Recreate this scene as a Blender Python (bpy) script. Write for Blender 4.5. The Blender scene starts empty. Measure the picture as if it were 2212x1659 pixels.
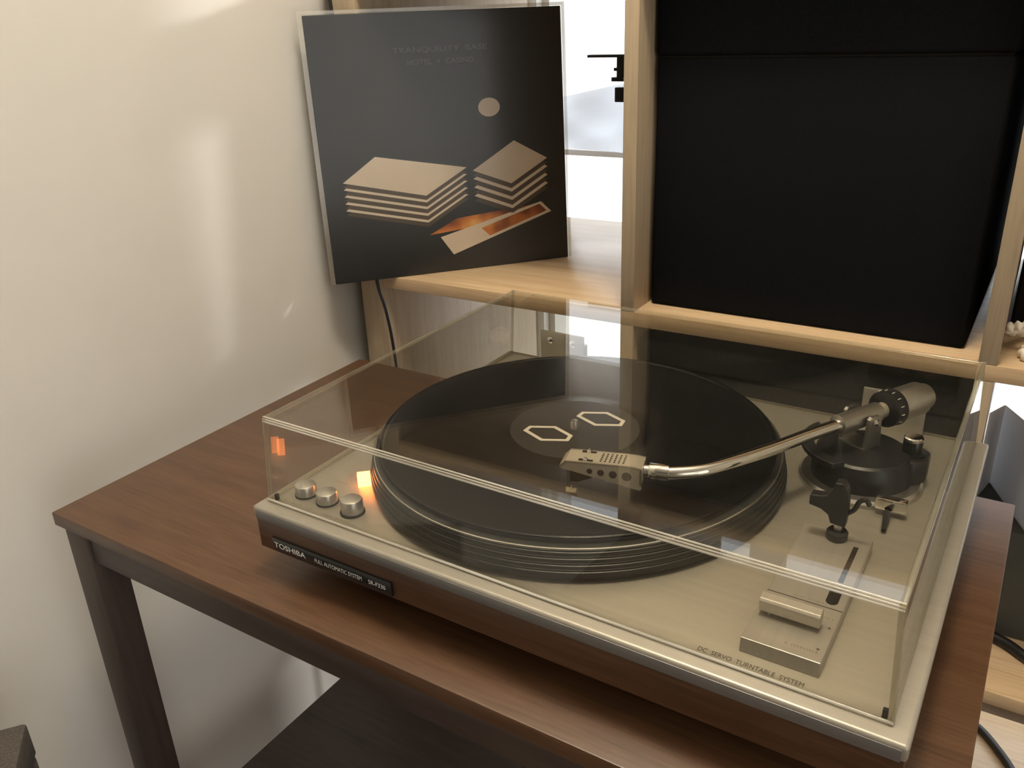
import bpy, bmesh, math, random
from mathutils import Vector, Matrix, Euler

random.seed(4)
SC = bpy.context.scene
COL = SC.collection
R = math.radians
Z0 = 0.66                       # height of the table top above the floor

# ------------------------------------------------------------------ camera
cam_d = bpy.data.cameras.new('camera')
cam = bpy.data.objects.new('camera', cam_d)
COL.objects.link(cam)
cam.location = (0.6921, -0.3191, 0.3839 + Z0)
cam.rotation_euler = Euler((R(66.5208), R(2.1412), R(32.1414)), 'XYZ')
cam_d.sensor_fit = 'HORIZONTAL'
cam_d.sensor_width = 36.0
cam_d.lens = 36.0 * 1845.92 / 2212.0
cam_d.clip_start = 0.01
SC.camera = cam

# ------------------------------------------------------------------ world, lights, exposure
world = bpy.data.worlds.new('world')
SC.world = world
world.use_nodes = True
world.node_tree.nodes['Background'].inputs[0].default_value = (0.75, 0.85, 1.0, 1)
world.node_tree.nodes['Background'].inputs[1].default_value = 0.3


def lamp(name, loc, radius, power, col):
    d = bpy.data.lights.new(name, 'POINT')
    d.shadow_soft_size = radius
    d.energy = power
    d.color = col
    o = bpy.data.objects.new(name, d)
    COL.objects.link(o)
    o.location = loc
    return o


# the warm lamp that hangs over the table, out of the frame
lamp('pendant_lamp_light', (0.55, 0.08, 2.30), 0.12, 48.0, (1.0, 0.875, 0.68))
# low sun that slips through the gap in the window blind and rakes the left wall
sun_d = bpy.data.lights.new('sun', 'SUN')
sun_d.energy = 1.6
sun_d.angle = R(3.0)
sun_d.color = (1.0, 0.97, 0.93)
sun = bpy.data.objects.new('sun', sun_d)
COL.objects.link(sun)
sun.location = (2.0, 4.0, 2.5)
sun.rotation_euler = Vector((-1.0, -1.6, -0.36)).to_track_quat('-Z', 'Y').to_euler()
WINDOW_STRENGTH = 2.0

SC.cycles.max_bounces = 6
SC.cycles.diffuse_bounces = 3
SC.cycles.glossy_bounces = 3
SC.cycles.transparent_max_bounces = 24
SC.cycles.caustics_reflective = False
SC.cycles.use_denoising = True
SC.cycles.use_light_tree = False

SC.view_settings.view_transform = 'Standard'
SC.view_settings.look = 'None'
SC.view_settings.gamma = 1.0
SC.view_settings.use_curve_mapping = False
SC.view_settings.exposure = 0.07


# ------------------------------------------------------------------ materials
def new_mat(name):
    m = bpy.data.materials.new(name)
    m.use_nodes = True
    nt = m.node_tree
    for n in list(nt.nodes):
        nt.nodes.remove(n)
    out = nt.nodes.new('ShaderNodeOutputMaterial')
    return m, nt, out


def principled(nt, col, rough=0.5, metal=0.0, spec=0.5):
    b = nt.nodes.new('ShaderNodeBsdfPrincipled')
    b.inputs['Base Color'].default_value = (*col, 1)
    b.inputs['Roughness'].default_value = rough
    b.inputs['Metallic'].default_value = metal
    b.inputs['Specular IOR Level'].default_value = spec
    return b


def coords(nt, scale=(1, 1, 1), rot=(0, 0, 0)):
    tc = nt.nodes.new('ShaderNodeTexCoord')
    mp = nt.nodes.new('ShaderNodeMapping')
    mp.inputs['Scale'].default_value = scale
    mp.inputs['Rotation'].default_value = rot
    nt.links.new(tc.outputs['Object'], mp.inputs['Vector'])
    return mp.outputs['Vector']


def noise(nt, vec, scale, detail=4, rough=0.55):
    n = nt.nodes.new('ShaderNodeTexNoise')
    n.inputs['Scale'].default_value = scale
    n.inputs['Detail'].default_value = detail
    n.inputs['Roughness'].default_value = rough
    nt.links.new(vec, n.inputs['Vector'])
    return n.outputs['Fac']


def ramp(nt, fac, stops):
    r = nt.nodes.new('ShaderNodeValToRGB')
    el = r.color_ramp.elements
    while len(el) < len(stops):
        el.new(0.5)
    for e, (p, c) in zip(el, stops):
        e.position = p
        e.color = (*c, 1)
    nt.links.new(fac, r.inputs['Fac'])
    return r.outputs['Color']


def bump(nt, height, strength, dist, bsdf):
    b = nt.nodes.new('ShaderNodeBump')
    b.inputs['Strength'].default_value = strength
    b.inputs['Distance'].default_value = dist
    nt.links.new(height, b.inputs['Height'])
    nt.links.new(b.outputs['Normal'], bsdf.inputs['Normal'])


def plain(name, col, rough=0.5, metal=0.0, spec=0.5, var=0.06, vscale=40.0, bmp=0.0):
    """procedural: slight noise in the colour and, if asked, fine relief"""
    m, nt, out = new_mat(name)
    b = principled(nt, col, rough, metal, spec)
    v = coords(nt)
    f = noise(nt, v, vscale, 3)
    lo = tuple(max(0, c * (1 - var)) for c in col)
    hi = tuple(min(1, c * (1 + var)) for c in col)
    nt.links.new(ramp(nt, f, [(0.3, lo), (0.7, hi)]), b.inputs['Base Color'])
    if bmp:
        bump(nt, noise(nt, v, vscale * 8, 2), bmp, 0.0006, b)
    nt.links.new(b.outputs[0], out.inputs['Surface'])
    return m


def wood(name, dark, mid, light, stretch, rough=0.4, fine=1.0, spec=0.5):
    """long grain; stretch = mapping scale, small along the grain"""
    m, nt, out = new_mat(name)
    b = principled(nt, mid, rough, 0, spec)
    v = coords(nt, stretch)
    f1 = noise(nt, v, 1.0, 4, 0.6)
    v2 = coords(nt, tuple(s * 5 * fine for s in stretch))
    f2 = noise(nt, v2, 1.0, 2, 0.6)
    mx = nt.nodes.new('ShaderNodeMath')
    mx.operation = 'MULTIPLY_ADD'
    mx.inputs[1].default_value = 0.45
    nt.links.new(f2, mx.inputs[0])
    mul = nt.nodes.new('ShaderNodeMath')
    mul.operation = 'MULTIPLY'
    mul.inputs[1].default_value = 0.55
    nt.links.new(f1, mul.inputs[0])
    nt.links.new(mul.outputs[0], mx.inputs[2])
    nt.links.new(ramp(nt, mx.outputs[0], [(0.32, dark), (0.5, mid), (0.68, light)]), b.inputs['Base Color'])
    bump(nt, f2, 0.12, 0.0004, b)
    nt.links.new(b.outputs[0], out.inputs['Surface'])
    return m


def emission(name, col, s):
    m, nt, out = new_mat(name)
    e = nt.nodes.new('ShaderNodeEmission')
    e.inputs[0].default_value = (*col, 1)
    e.inputs[1].default_value = s
    nt.links.new(e.outputs[0], out.inputs['Surface'])
    return m


def clear(name, tint, rough=0.02, haze=0.03, haze_col=(0.8, 0.75, 0.65), ior=1.49):
    """thin clear plastic: fresnel mirror over tinted see-through, haze for dust and for painted edge light"""
    m, nt, out = new_mat(name)
    tr = nt.nodes.new('ShaderNodeBsdfTransparent')
    tr.inputs[0].default_value = (*tint, 1)
    gl = nt.nodes.new('ShaderNodeBsdfGlossy')
    gl.inputs['Roughness'].default_value = rough
    df = nt.nodes.new('ShaderNodeBsdfDiffuse')
    df.inputs[0].default_value = (*haze_col, 1)
    fr = nt.nodes.new('ShaderNodeFresnel')
    # thin sheet: both faces reflect as air-to-plastic
    ge = nt.nodes.new('ShaderNodeNewGeometry')
    mi = nt.nodes.new('ShaderNodeMix')
    mi.inputs[2].default_value = ior
    mi.inputs[3].default_value = 1.0 / ior
    nt.links.new(ge.outputs['Backfacing'], mi.inputs[0])
    nt.links.new(mi.outputs[0], fr.inputs[0])
    v = coords(nt)
    f = noise(nt, v, 9.0, 1)
    hz = nt.nodes.new('ShaderNodeMath')
    hz.operation = 'MULTIPLY'
    hz.inputs[1].default_value = haze * 2
    nt.links.new(f, hz.inputs[0])
    m1 = nt.nodes.new('ShaderNodeMixShader')
    nt.links.new(hz.outputs[0], m1.inputs[0])
    nt.links.new(tr.outputs[0], m1.inputs[1])
    nt.links.new(df.outputs[0], m1.inputs[2])
    m2 = nt.nodes.new('ShaderNodeMixShader')
    nt.links.new(fr.outputs[0], m2.inputs[0])
    nt.links.new(m1.outputs[0], m2.inputs[1])
    nt.links.new(gl.outputs[0], m2.inputs[2])
    nt.links.new(m2.outputs[0], out.inputs['Surface'])
    return m


def fabric(name, col, scale=900.0, rough=0.9):
    m, nt, out = new_mat(name)
    b = principled(nt, col, rough, 0, 0.06)
    v = coords(nt)
    w = nt.nodes.new('ShaderNodeTexWave')
    w.inputs['Scale'].default_value = scale / 6
    w.inputs['Distortion'].default_value = 1.5
    nt.links.new(v, w.inputs['Vector'])
    n = noise(nt, v, scale, 2)
    lo = tuple(c * 0.75 for c in col)
    hi = tuple(c * 1.35 for c in col)
    nt.links.new(ramp(nt, n, [(0.3, lo), (0.7, hi)]), b.inputs['Base Color'])
    bump(nt, w.outputs['Fac'], 0.25, 0.0005, b)
    nt.links.new(b.outputs[0], out.inputs['Surface'])
    return m


def cloth_sheer(name, tcol):
    m, nt, out = new_mat(name)
    d = nt.nodes.new('ShaderNodeBsdfDiffuse')
    d.inputs[0].default_value = (0.85, 0.86, 0.88, 1)
    t = nt.nodes.new('ShaderNodeBsdfTranslucent')
    t.inputs[0].default_value = (*tcol, 1)
    v = coords(nt)
    f = noise(nt, v, 700, 2)
    mm = nt.nodes.new('ShaderNodeMapRange')
    mm.inputs['To Min'].default_value = 0.62
    mm.inputs['To Max'].default_value = 0.78
    nt.links.new(f, mm.inputs['Value'])
    mx = nt.nodes.new('ShaderNodeMixShader')
    nt.links.new(mm.outputs[0], mx.inputs[0])
    nt.links.new(d.outputs[0], mx.inputs[1])
    nt.links.new(t.outputs[0], mx.inputs[2])
    nt.links.new(mx.outputs[0], out.inputs['Surface'])
    return m


def brushed(name, col, rough, metal, stretch, amount=0.08):
    m, nt, out = new_mat(name)
    b = principled(nt, col, rough, metal)
    v = coords(nt, stretch)
    f = noise(nt, v, 1.0, 3)
    lo = tuple(c * (1 - amount) for c in col)
    hi = tuple(min(1, c * (1 + amount)) for c in col)
    nt.links.new(ramp(nt, f, [(0.3, lo), (0.7, hi)]), b.inputs['Base Color'])
    nt.links.new(b.outputs[0], out.inputs['Surface'])
    return m


def vinyl_mat():
    m, nt, out = new_mat('vinyl')
    b = principled(nt, (0.006, 0.006, 0.0065), 0.16, 0, 0.4)
    tc = nt.nodes.new('ShaderNodeTexCoord')
    ln = nt.nodes.new('ShaderNodeVectorMath')
    ln.operation = 'LENGTH'
    nt.links.new(tc.outputs['Object'], ln.inputs[0])
    cx = nt.nodes.new('ShaderNodeCombineXYZ')
    nt.links.new(ln.outputs['Value'], cx.inputs[0])
    f = noise(nt, cx.outputs[0], 420.0, 3)
    mr = nt.nodes.new('ShaderNodeMapRange')
    mr.inputs['To Min'].default_value = 0.13
    mr.inputs['To Max'].default_value = 0.30
    nt.links.new(f, mr.inputs['Value'])
    nt.links.new(mr.outputs[0], b.inputs['Roughness'])
    nt.links.new(b.outputs[0], out.inputs['Surface'])
    return m


M = {}
M['wall'] = plain('wall_paint', (0.80, 0.775, 0.73), 0.75, 0, 0.25, 0.02, 6.0, 0.25)
M['wall_white'] = plain('white_wall_paint', (0.78, 0.78, 0.77), 0.8, 0, 0.2, 0.02, 6.0, 0.2)
M['floor'] = wood('floor_wood', (0.14, 0.10, 0.07), (0.20, 0.15, 0.105), (0.26, 0.20, 0.14), (3, 30, 30))
M['walnut'] = wood('walnut_laminate', (0.052, 0.023, 0.0095), (0.091, 0.0425, 0.0185), (0.126, 0.062, 0.029), (4, 70, 70), 0.36)
M['walnut_y'] = wood('walnut_laminate_side', (0.07, 0.036, 0.022), (0.105, 0.056, 0.034), (0.14, 0.078, 0.048), (60, 4, 60), 0.42)
M['espresso'] = wood('dark_frame_wood', (0.036, 0.023, 0.018), (0.053, 0.036, 0.029), (0.072, 0.049, 0.040), (40, 40, 4), 0.45)
M['espresso_x'] = wood('dark_rail_wood', (0.036, 0.023, 0.018), (0.053, 0.036, 0.029), (0.072, 0.049, 0.040), (4, 40, 40), 0.45)
M['oak_z'] = wood('oak_upright', (0.36, 0.27, 0.175), (0.43, 0.335, 0.225), (0.48, 0.385, 0.265), (70, 70, 3), 0.42)
M['oak_x'] = wood('oak_board', (0.50, 0.345, 0.20), (0.60, 0.43, 0.26), (0.67, 0.50, 0.32), (3, 70, 70), 0.25)
M['plinth'] = wood('plinth_wood', (0.040, 0.017, 0.007), (0.073, 0.032, 0.013), (0.108, 0.050, 0.022), (5, 90, 90), 0.4)
M['deck'] = brushed('champagne_deck', (0.38, 0.35, 0.29), 0.40, 0.5, (6, 300, 300), 0.04)
M['front_shade'] = brushed('deck_front_shade', (0.21, 0.205, 0.20), 0.42, 0.55, (6, 300, 300), 0.05)
M['plate'] = brushed('control_plate_metal', (0.50, 0.47, 0.41), 0.34, 0.6, (300, 6, 300), 0.05)
M['knob'] = brushed('knob_aluminium', (0.52, 0.50, 0.46), 0.30, 0.75, (200, 200, 200), 0.05)
M['chrome'] = plain('chrome', (0.78, 0.76, 0.72), 0.09, 1.0, 0.5, 0.02)
M['satin'] = plain('satin_steel', (0.50, 0.48, 0.44), 0.28, 0.9, 0.5, 0.03)
M['head'] = plain('headshell_alloy', (0.66, 0.60, 0.47), 0.35, 0.6, 0.5, 0.03)
M['black'] = plain('black_plastic', (0.016, 0.016, 0.017), 0.38, 0, 0.5, 0.1)
M['black_gloss'] = plain('black_gloss', (0.012, 0.012, 0.012), 0.18, 0, 0.5, 0.1)
M['hole'] = plain('dark_hole', (0.02, 0.017, 0.014), 0.8, 0, 0.1, 0.1)
M['platter'] = plain('platter_dark_alloy', (0.040, 0.040, 0.037), 0.40, 0.40, 0.5, 0.05)
M['rim'] = plain('platter_bright_rim', (0.62, 0.60, 0.55), 0.25, 0.9, 0.5, 0.03)
M['rubber'] = plain('rubber', (0.02, 0.02, 0.02), 0.75, 0, 0.3, 0.1)
M['vinyl'] = vinyl_mat()
M['label'] = plain('record_label_paper', (0.016, 0.0155, 0.015), 0.55, 0, 0.4, 0.1, 300)
M['cream_print'] = plain('cream_print', (0.62, 0.57, 0.48), 0.6, 0, 0.3, 0.03)
M['tip_glint'] = plain('stylus_tip_glint', (0.92, 0.78, 0.48), 0.3, 0, 0.5, 0.02)  # lit spot on the stylus tip, painted in as pale colour
M['white_print'] = plain('white_print', (0.82, 0.80, 0.76), 0.5, 0, 0.3, 0.02)
M['dark_print'] = plain('dark_print', (0.06, 0.05, 0.04), 0.6, 0, 0.3, 0.05)
M['faint_print'] = plain('faint_print', (0.27, 0.24, 0.19), 0.6, 0, 0.3, 0.05)
M['strobe'] = emission('strobe_glow', (1.0, 0.24, 0.05), 14.0)
M['acrylic'] = clear('acrylic_sheet', (0.965, 0.955, 0.925), 0.015, 0.003)
M['acrylic_edge'] = clear('acrylic_edge', (0.93, 0.91, 0.84), 0.06, 0.09, (0.90, 0.86, 0.72))
M['acrylic_lit_edge'] = clear('acrylic_lit_edge', (0.95, 0.93, 0.88), 0.05, 0.42, (0.97, 0.93, 0.83))  # light caught by the front edges, painted in as strong pale haze
M['polybag'] = clear('clear_film', (0.97, 0.97, 0.96), 0.24, 0.003, ior=1.33)
M['film_edge'] = clear('clear_film_edge', (0.96, 0.95, 0.92), 0.15, 0.12, (0.9, 0.86, 0.78))
M['sleeve'] = plain('sleeve_card', (0.0145, 0.0145, 0.0155), 0.5, 0, 0.35, 0.08, 20)
M['sleeve_cream'] = plain('sleeve_cream_ink', (0.72, 0.60, 0.47), 0.55, 0, 0.3, 0.03)
M['sleeve_brown'] = plain('sleeve_brown_ink', (0.085, 0.06, 0.04), 0.55, 0, 0.3, 0.06)
M['sleeve_grey'] = plain('sleeve_grey_ink', (0.11, 0.105, 0.10), 0.55, 0, 0.3, 0.05)
M['box'] = fabric('black_box_fabric', (0.0080, 0.0086, 0.0098))
M['box2'] = fabric('dark_box_fabric', (0.012, 0.010, 0.010))
M['box3'] = fabric('grey_box_fabric', (0.026, 0.026, 0.026))
M['charcoal'] = fabric('charcoal_vinyl_cloth', (0.085, 0.075, 0.066), 500, 0.6)
M['cable'] = plain('cable_rubber', (0.010, 0.010, 0.010), 0.45, 0, 0.5, 0.1)
M['pane'] = emission('window_daylight', (0.95, 0.98, 1.0), WINDOW_STRENGTH)
M['fill_pane'] = emission('added_fill_glow', (1.0, 0.98, 0.94), 2.1)
M['frame'] = plain('white_window_frame', (0.80, 0.80, 0.80), 0.5, 0, 0.4, 0.02)
M['sheer'] = cloth_sheer('sheer_cloth', (0.66, 0.69, 0.74))
M['thin_card'] = cloth_sheer('thin_white_card', (0.96, 0.97, 1.0))
M['cotton'] = plain('cotton_rope', (0.82, 0.74, 0.62), 0.9, 0, 0.2, 0.06, 200, 0.4)
M['paper'] = plain('white_card', (0.78, 0.78, 0.80), 0.6, 0, 0.3, 0.02)
M['olive'] = plain('olive_grey_case', (0.10, 0.10, 0.085), 0.6, 0, 0.3, 0.06)


def amber():
    """printed amber panel: flat print that runs from yellow to dark orange"""
    m, nt, out = new_mat('sleeve_amber_ink')
    b = principled(nt, (0.6, 0.25, 0.05), 0.55, 0, 0.3)
    v = coords(nt)
    f = noise(nt, v, 22.0, 2)
    nt.links.new(ramp(nt, f, [(0.35, (0.20, 0.05, 0.012)), (0.5, (0.62, 0.20, 0.04)), (0.66, (0.85, 0.48, 0.14))]),
                 b.inputs['Base Color'])
    nt.links.new(b.outputs[0], out.inputs['Surface'])
    return m


M['amber'] = amber()


# ------------------------------------------------------------------ mesh helpers
def add_box(bm, x0, x1, y0, y1, z0, z1, bev=0.0, seg=2):
    b = bmesh.new()
    vs = [b.verts.new((x, y, z)) for z in (z0, z1) for y in (y0, y1) for x in (x0, x1)]
    for f in ((0, 2, 3, 1), (4, 5, 7, 6), (0, 1, 5, 4), (2, 6, 7, 3), (0, 4, 6, 2), (1, 3, 7, 5)):
        b.faces.new([vs[i] for i in f])
    if bev:
        bmesh.ops.bevel(b, geom=list(b.edges), offset=bev, segments=seg, profile=0.5, affect='EDGES')
    join(bm, b)


def join(bm, b, mat=None):
    if mat is not None:
        bmesh.ops.transform(b, matrix=mat, verts=list(b.verts))
    me = bpy.data.meshes.new('tmp')
    b.to_mesh(me)
    b.free()
    bm.from_mesh(me)
    bpy.data.meshes.remove(me)


def add_lathe(bm, prof, seg=48, axis=None, origin=(0, 0, 0), cap=True):
    """prof: list of (r, z) about Z; axis rotates Z to that direction"""
    b = bmesh.new()
    rings = []
    for r, z in prof:
        if r < 1e-6:
            rings.append([b.verts.new((0, 0, z))])
        else:
            rings.append([b.verts.new((r * math.cos(2 * math.pi * i / seg), r * math.sin(2 * math.pi * i / seg), z))
                          for i in range(seg)])
    for A, B in zip(rings, rings[1:]):
        for i in range(seg):
            j = (i + 1) % seg
            if len(A) == 1 and len(B) == 1:
                continue
            if len(A) == 1:
                b.faces.new((A[0], B[j], B[i]))
            elif len(B) == 1:
                b.faces.new((A[i], A[j], B[0]))
            else:
                b.faces.new((A[i], A[j], B[j], B[i]))
    if cap:
        if len(rings[0]) > 1:
            b.faces.new(list(reversed(rings[0])))
        if len(rings[-1]) > 1:
            b.faces.new(rings[-1])
    mt = Matrix.Translation(origin)
    if axis is not None:
        mt = mt @ Vector(axis).to_track_quat('Z', 'Y').to_matrix().to_4x4()
    bmesh.ops.recalc_face_normals(b, faces=list(b.faces))
    join(bm, b, mt)


def add_prism(bm, pts, d0, d1, plane='xy', bev=0.0):
    """extrude a 2-D outline: plane xy -> along z, xz -> along y, yz -> along x"""
    b = bmesh.new()

    def P(p, d):
        return {'xy': (p[0], p[1], d), 'xz': (p[0], d, p[1]), 'yz': (d, p[0], p[1])}[plane]
    lo = [b.verts.new(P(p, d0)) for p in pts]
    hi = [b.verts.new(P(p, d1)) for p in pts]
    n = len(pts)
    b.faces.new(lo)
    b.faces.new(hi)
    for i in range(n):
        b.faces.new((lo[i], lo[(i + 1) % n], hi[(i + 1) % n], hi[i]))
    bmesh.ops.recalc_face_normals(b, faces=list(b.faces))
    if bev:
        bmesh.ops.bevel(b, geom=list(b.edges), offset=bev, segments=2, profile=0.5, affect='EDGES')
    join(bm, b)


def spline(pts, n=8):
    """Catmull-Rom through the points"""
    P = [Vector(p) for p in pts]
    P = [P[0] * 2 - P[1]] + P + [P[-1] * 2 - P[-2]]
    out = []
    for i in range(1, len(P) - 2):
        a, b, c, d = P[i - 1:i + 3]
        for k in range(n):
            t = k / n
            out.append(0.5 * ((2 * b) + (c - a) * t + (2 * a - 5 * b + 4 * c - d) * t * t + (3 * b - a - 3 * c + d) * t ** 3))
    out.append(P[-2])
    return out


def add_tube(bm, path, rad, seg=12):
    path = [Vector(p) for p in path]
    n = len(path)
    rads = rad if isinstance(rad, (list, tuple)) else [rad] * n
    b = bmesh.new()
    rings = []
    up = None
    for i, p in enumerate(path):
        t = (path[min(i + 1, n - 1)] - path[max(i - 1, 0)]).normalized()
        if up is None:
            up = Vector((0, 0, 1)) if abs(t.z) < 0.9 else Vector((1, 0, 0))
        u = (up - t * up.dot(t)).normalized()
        up = u
        w = t.cross(u)
        rings.append([b.verts.new(p + (u * math.cos(2 * math.pi * k / seg) + w * math.sin(2 * math.pi * k / seg)) * rads[i])
                      for k in range(seg)])
    for A, B in zip(rings, rings[1:]):
        for k in range(seg):
            b.faces.new((A[k], A[(k + 1) % seg], B[(k + 1) % seg], B[k]))
    b.faces.new(rings[0])
    b.faces.new(rings[-1])
    bmesh.ops.recalc_face_normals(b, faces=list(b.faces))
    join(bm, b)


def obj(name, bm, mat, parent=None, smooth=False, angle=35):
    me = bpy.data.meshes.new(name)
    bm.to_mesh(me)
    bm.free()
    me.materials.append(M[mat] if isinstance(mat, str) else mat)
    o = bpy.data.objects.new(name, me)
    COL.objects.link(o)
    if parent is not None:
        o.parent = parent
    if smooth:
        for p in me.polygons:
            p.use_smooth = True
        try:
            me.set_sharp_from_angle(angle=R(angle))
        except Exception:
            pass
    return o


def boxobj(name, dims, mat, parent=None, bev=0.001, seg=2):
    bm = bmesh.new()
    add_box(bm, *dims, bev=bev, seg=seg)
    return obj(name, bm, mat, parent, smooth=bev > 0)


def empty(name, loc, rot=(0, 0, 0)):
    o = bpy.data.objects.new(name, None)
    COL.objects.link(o)
    o.location = loc
    o.rotation_euler = rot
    o.empty_display_size = 0.05
    return o


def tag(o, label, cat, group=None, kind=None):
    o['label'] = label
    o['category'] = cat
    if group:
        o['group'] = group
    if kind:
        o['kind'] = kind
    return o


def struct(o, label=None):
    o['kind'] = 'structure'
    if label:
        o['label'] = label
    return o


def text(name, body, mat, parent, loc, rot, height, width=None, bold=0.0, extrude=0.0001, align='LEFT'):
    """flat lettering as a mesh; height = cap height, width = total length"""
    cu = bpy.data.curves.new(name, 'FONT')
    cu.body = body
    cu.size = 1.0
    cu.offset = bold
    cu.resolution_u = 3
    tmp = bpy.data.objects.new('tmp_text', cu)
    COL.objects.link(tmp)
    bpy.context.view_layer.update()
    dg = bpy.context.evaluated_depsgraph_get()
    me = bpy.data.meshes.new_from_object(tmp.evaluated_get(dg))
    bpy.data.objects.remove(tmp)
    bpy.data.curves.remove(cu)
    xs = [v.co.x for v in me.vertices]
    ys = [v.co.y for v in me.vertices]
    x0, x1, y0, y1 = min(xs), max(xs), min(ys), max(ys)
    sy = height / (y1 - y0)
    sx = width / (x1 - x0) if width else sy
    off = {'LEFT': 0, 'CENTER': -0.5 * (x1 - x0) * sx}[align]
    for v in me.vertices:
        v.co.x = (v.co.x - x0) * sx + off
        v.co.y = (v.co.y - y0) * sy
        v.co.z = 0.0
    me.name = name
    me.materials.clear()
    me.materials.append(M[mat])
    o = bpy.data.objects.new(name, me)
    COL.objects.link(o)
    o.parent = parent
    o.location = loc
    o.rotation_euler = rot
    return o


# ------------------------------------------------------------------ the room
XL, YB, XR, YF, ZC = -0.085, 0.968, 2.6, -5.2, 2.50
struct(boxobj('floor', (XL - 0.1, XR + 0.1, YF - 0.1, YB + 0.2, -0.06, 0.0), 'floor', bev=0), 'brown wooden floor of the room')
struct(boxobj('ceiling', (XL - 0.1, XR + 0.1, YF - 0.1, YB + 0.2, ZC, ZC + 0.06), 'wall_white', bev=0), 'white ceiling of the room')
struct(boxobj('wall_left', (XL - 0.1, XL, YF - 0.1, YB + 0.2, 0, ZC), 'wall', bev=0), 'cream painted plaster wall along the left')
struct(boxobj('wall_right', (XR, XR + 0.1, YF - 0.1, YB + 0.2, 0, ZC), 'wall', bev=0), 'cream painted wall on the right')
struct(boxobj('wall_front', (XL, XR, YF - 0.1, YF, 0, ZC), 'wall', bev=0), 'cream painted wall behind the viewer')
# back wall with a wide glazed opening, left jamb close to the corner
WX0, WX1, WZ0, WZ1 = -0.070, 1.55, 0.075, 2.12
bm = bmesh.new()
add_box(bm, XL, WX0, YB, YB + 0.14, 0, ZC)
add_box(bm, WX1, XR, YB, YB + 0.14, 0, ZC)
add_box(bm, WX0, WX1, YB, YB + 0.14, 0, WZ0)
add_box(bm, WX0, WX1, YB, YB + 0.14, WZ1, ZC)
struct(obj('wall_back', bm, 'wall_white'), 'white wall behind the shelving unit')
win = struct(empty('window_1', (0, YB + 0.05, 0)), 'tall bright window behind the open shelving')
for px0, px1 in ((WX0, 0.322), (0.392, WX1)):
    boxobj('window_pane', (px0, px1, 0.025, 0.030, WZ0, WZ1), 'pane', win, bev=0)['label'] = 'bright daylit frosted pane'
bm = bmesh.new()
add_box(bm, WX0, WX0 + 0.012, -0.03, 0.025, WZ0, WZ1)
add_box(bm, WX1 - 0.03, WX1, -0.03, 0.025, WZ0, WZ1)
add_box(bm, WX0, WX1, -0.03, 0.025, WZ0, WZ0 + 0.012)
add_box(bm, WX0, WX1, -0.03, 0.025, WZ1 - 0.03, WZ1)
obj('window_frame', bm, 'frame', win)
# the grey glazing rail that shows as a line through the left cell
boxobj('glazing_rail', (WX0 + 0.012, WX1 - 0.03, -0.028, 0.024, Z0 + 0.158, Z0 + 0.1675), 'frame', win, bev=0.001)

# added fill: unseen glowing pane on the right that brightens the lower left wall
w2 = struct(empty('added_fill_window', (XR, 0, 0)), 'added unseen fill window on the right-hand wall')
boxobj('window_pane', (-0.012, -0.006, -1.95, -0.45, 0.15, 1.80), 'fill_pane', w2, bev=0)
bm = bmesh.new()
for y0, y1, z0, z1 in ((-2.0, -1.95, 0.10, 1.85), (-0.45, -0.40, 0.10, 1.85), (-1.95, -0.45, 0.10, 0.15), (-1.95, -0.45, 1.80, 1.85), (-1.22, -1.18, 0.15, 1.80)):
    add_box(bm, -0.03, -0.001, y0, y1, z0, z1)
obj('window_frame', bm, 'frame', w2)

# ------------------------------------------------------------------ shelving unit (open-backed grid)
SY, SA = 0.4889, R(0.9275)
sh = tag(empty('shelving_unit', (0, SY, 0), (0, 0, SA)),
         'pale oak open grid shelving unit against the bright window', 'shelf')
U1, U2, U3, U4 = -0.0645, 0.3085, 0.6585, 1.0085      # left faces of the uprights
DEP = 0.39
ZB = Z0 + 0.0799
lev = [0.038, ZB - 0.351, ZB, ZB + 0.351, ZB + 0.702]  # top faces of the boards
TOP = lev[-1] - 0.016
boxobj('side_panel', (U1, U1 + 0.038, 0, DEP, 0, TOP + 0.038), 'oak_z', sh, 0.0008)
boxobj('side_panel', (U4, U4 + 0.038, 0, DEP, 0, TOP + 0.038), 'oak_z', sh, 0.0008)
boxobj('bottom_panel', (U1 + 0.038, U4, 0, DEP, 0, 0.038), 'oak_x', sh, 0.0008)
boxobj('top_panel', (U1 + 0.038, U4, 0, DEP, TOP, TOP + 0.038), 'oak_x', sh, 0.0008)
for z in lev[1:4]:
    boxobj('shelf_board', (U1 + 0.038, U4, 0, DEP, z - 0.016, z), 'oak_x', sh, 0.0008)
for i in range(4):
    for u in (U2, U3):
        top = lev[i + 1] - 0.016
        boxobj('divider', (u, u + 0.0155, 0, DEP, lev[i], top), 'oak_z', sh, 0.0008)
for x, y in ((0.294, 0.062), (0.283, 0.33)):
    bm = bmesh.new()
    add_lathe(bm, [(0.0011, 0), (0.0009, 0.0006), (0, 0.0008)], 8, origin=(x, y, ZB))
    obj('speck', bm, 'dark_print', sh)


def shelf_pt(x, y, z):
    """shelf coordinates (z above the table top) to the room"""
    return Vector((x * math.cos(SA) - y * math.sin(SA), SY + x * math.sin(SA) + y * math.cos(SA), z + Z0))


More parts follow.
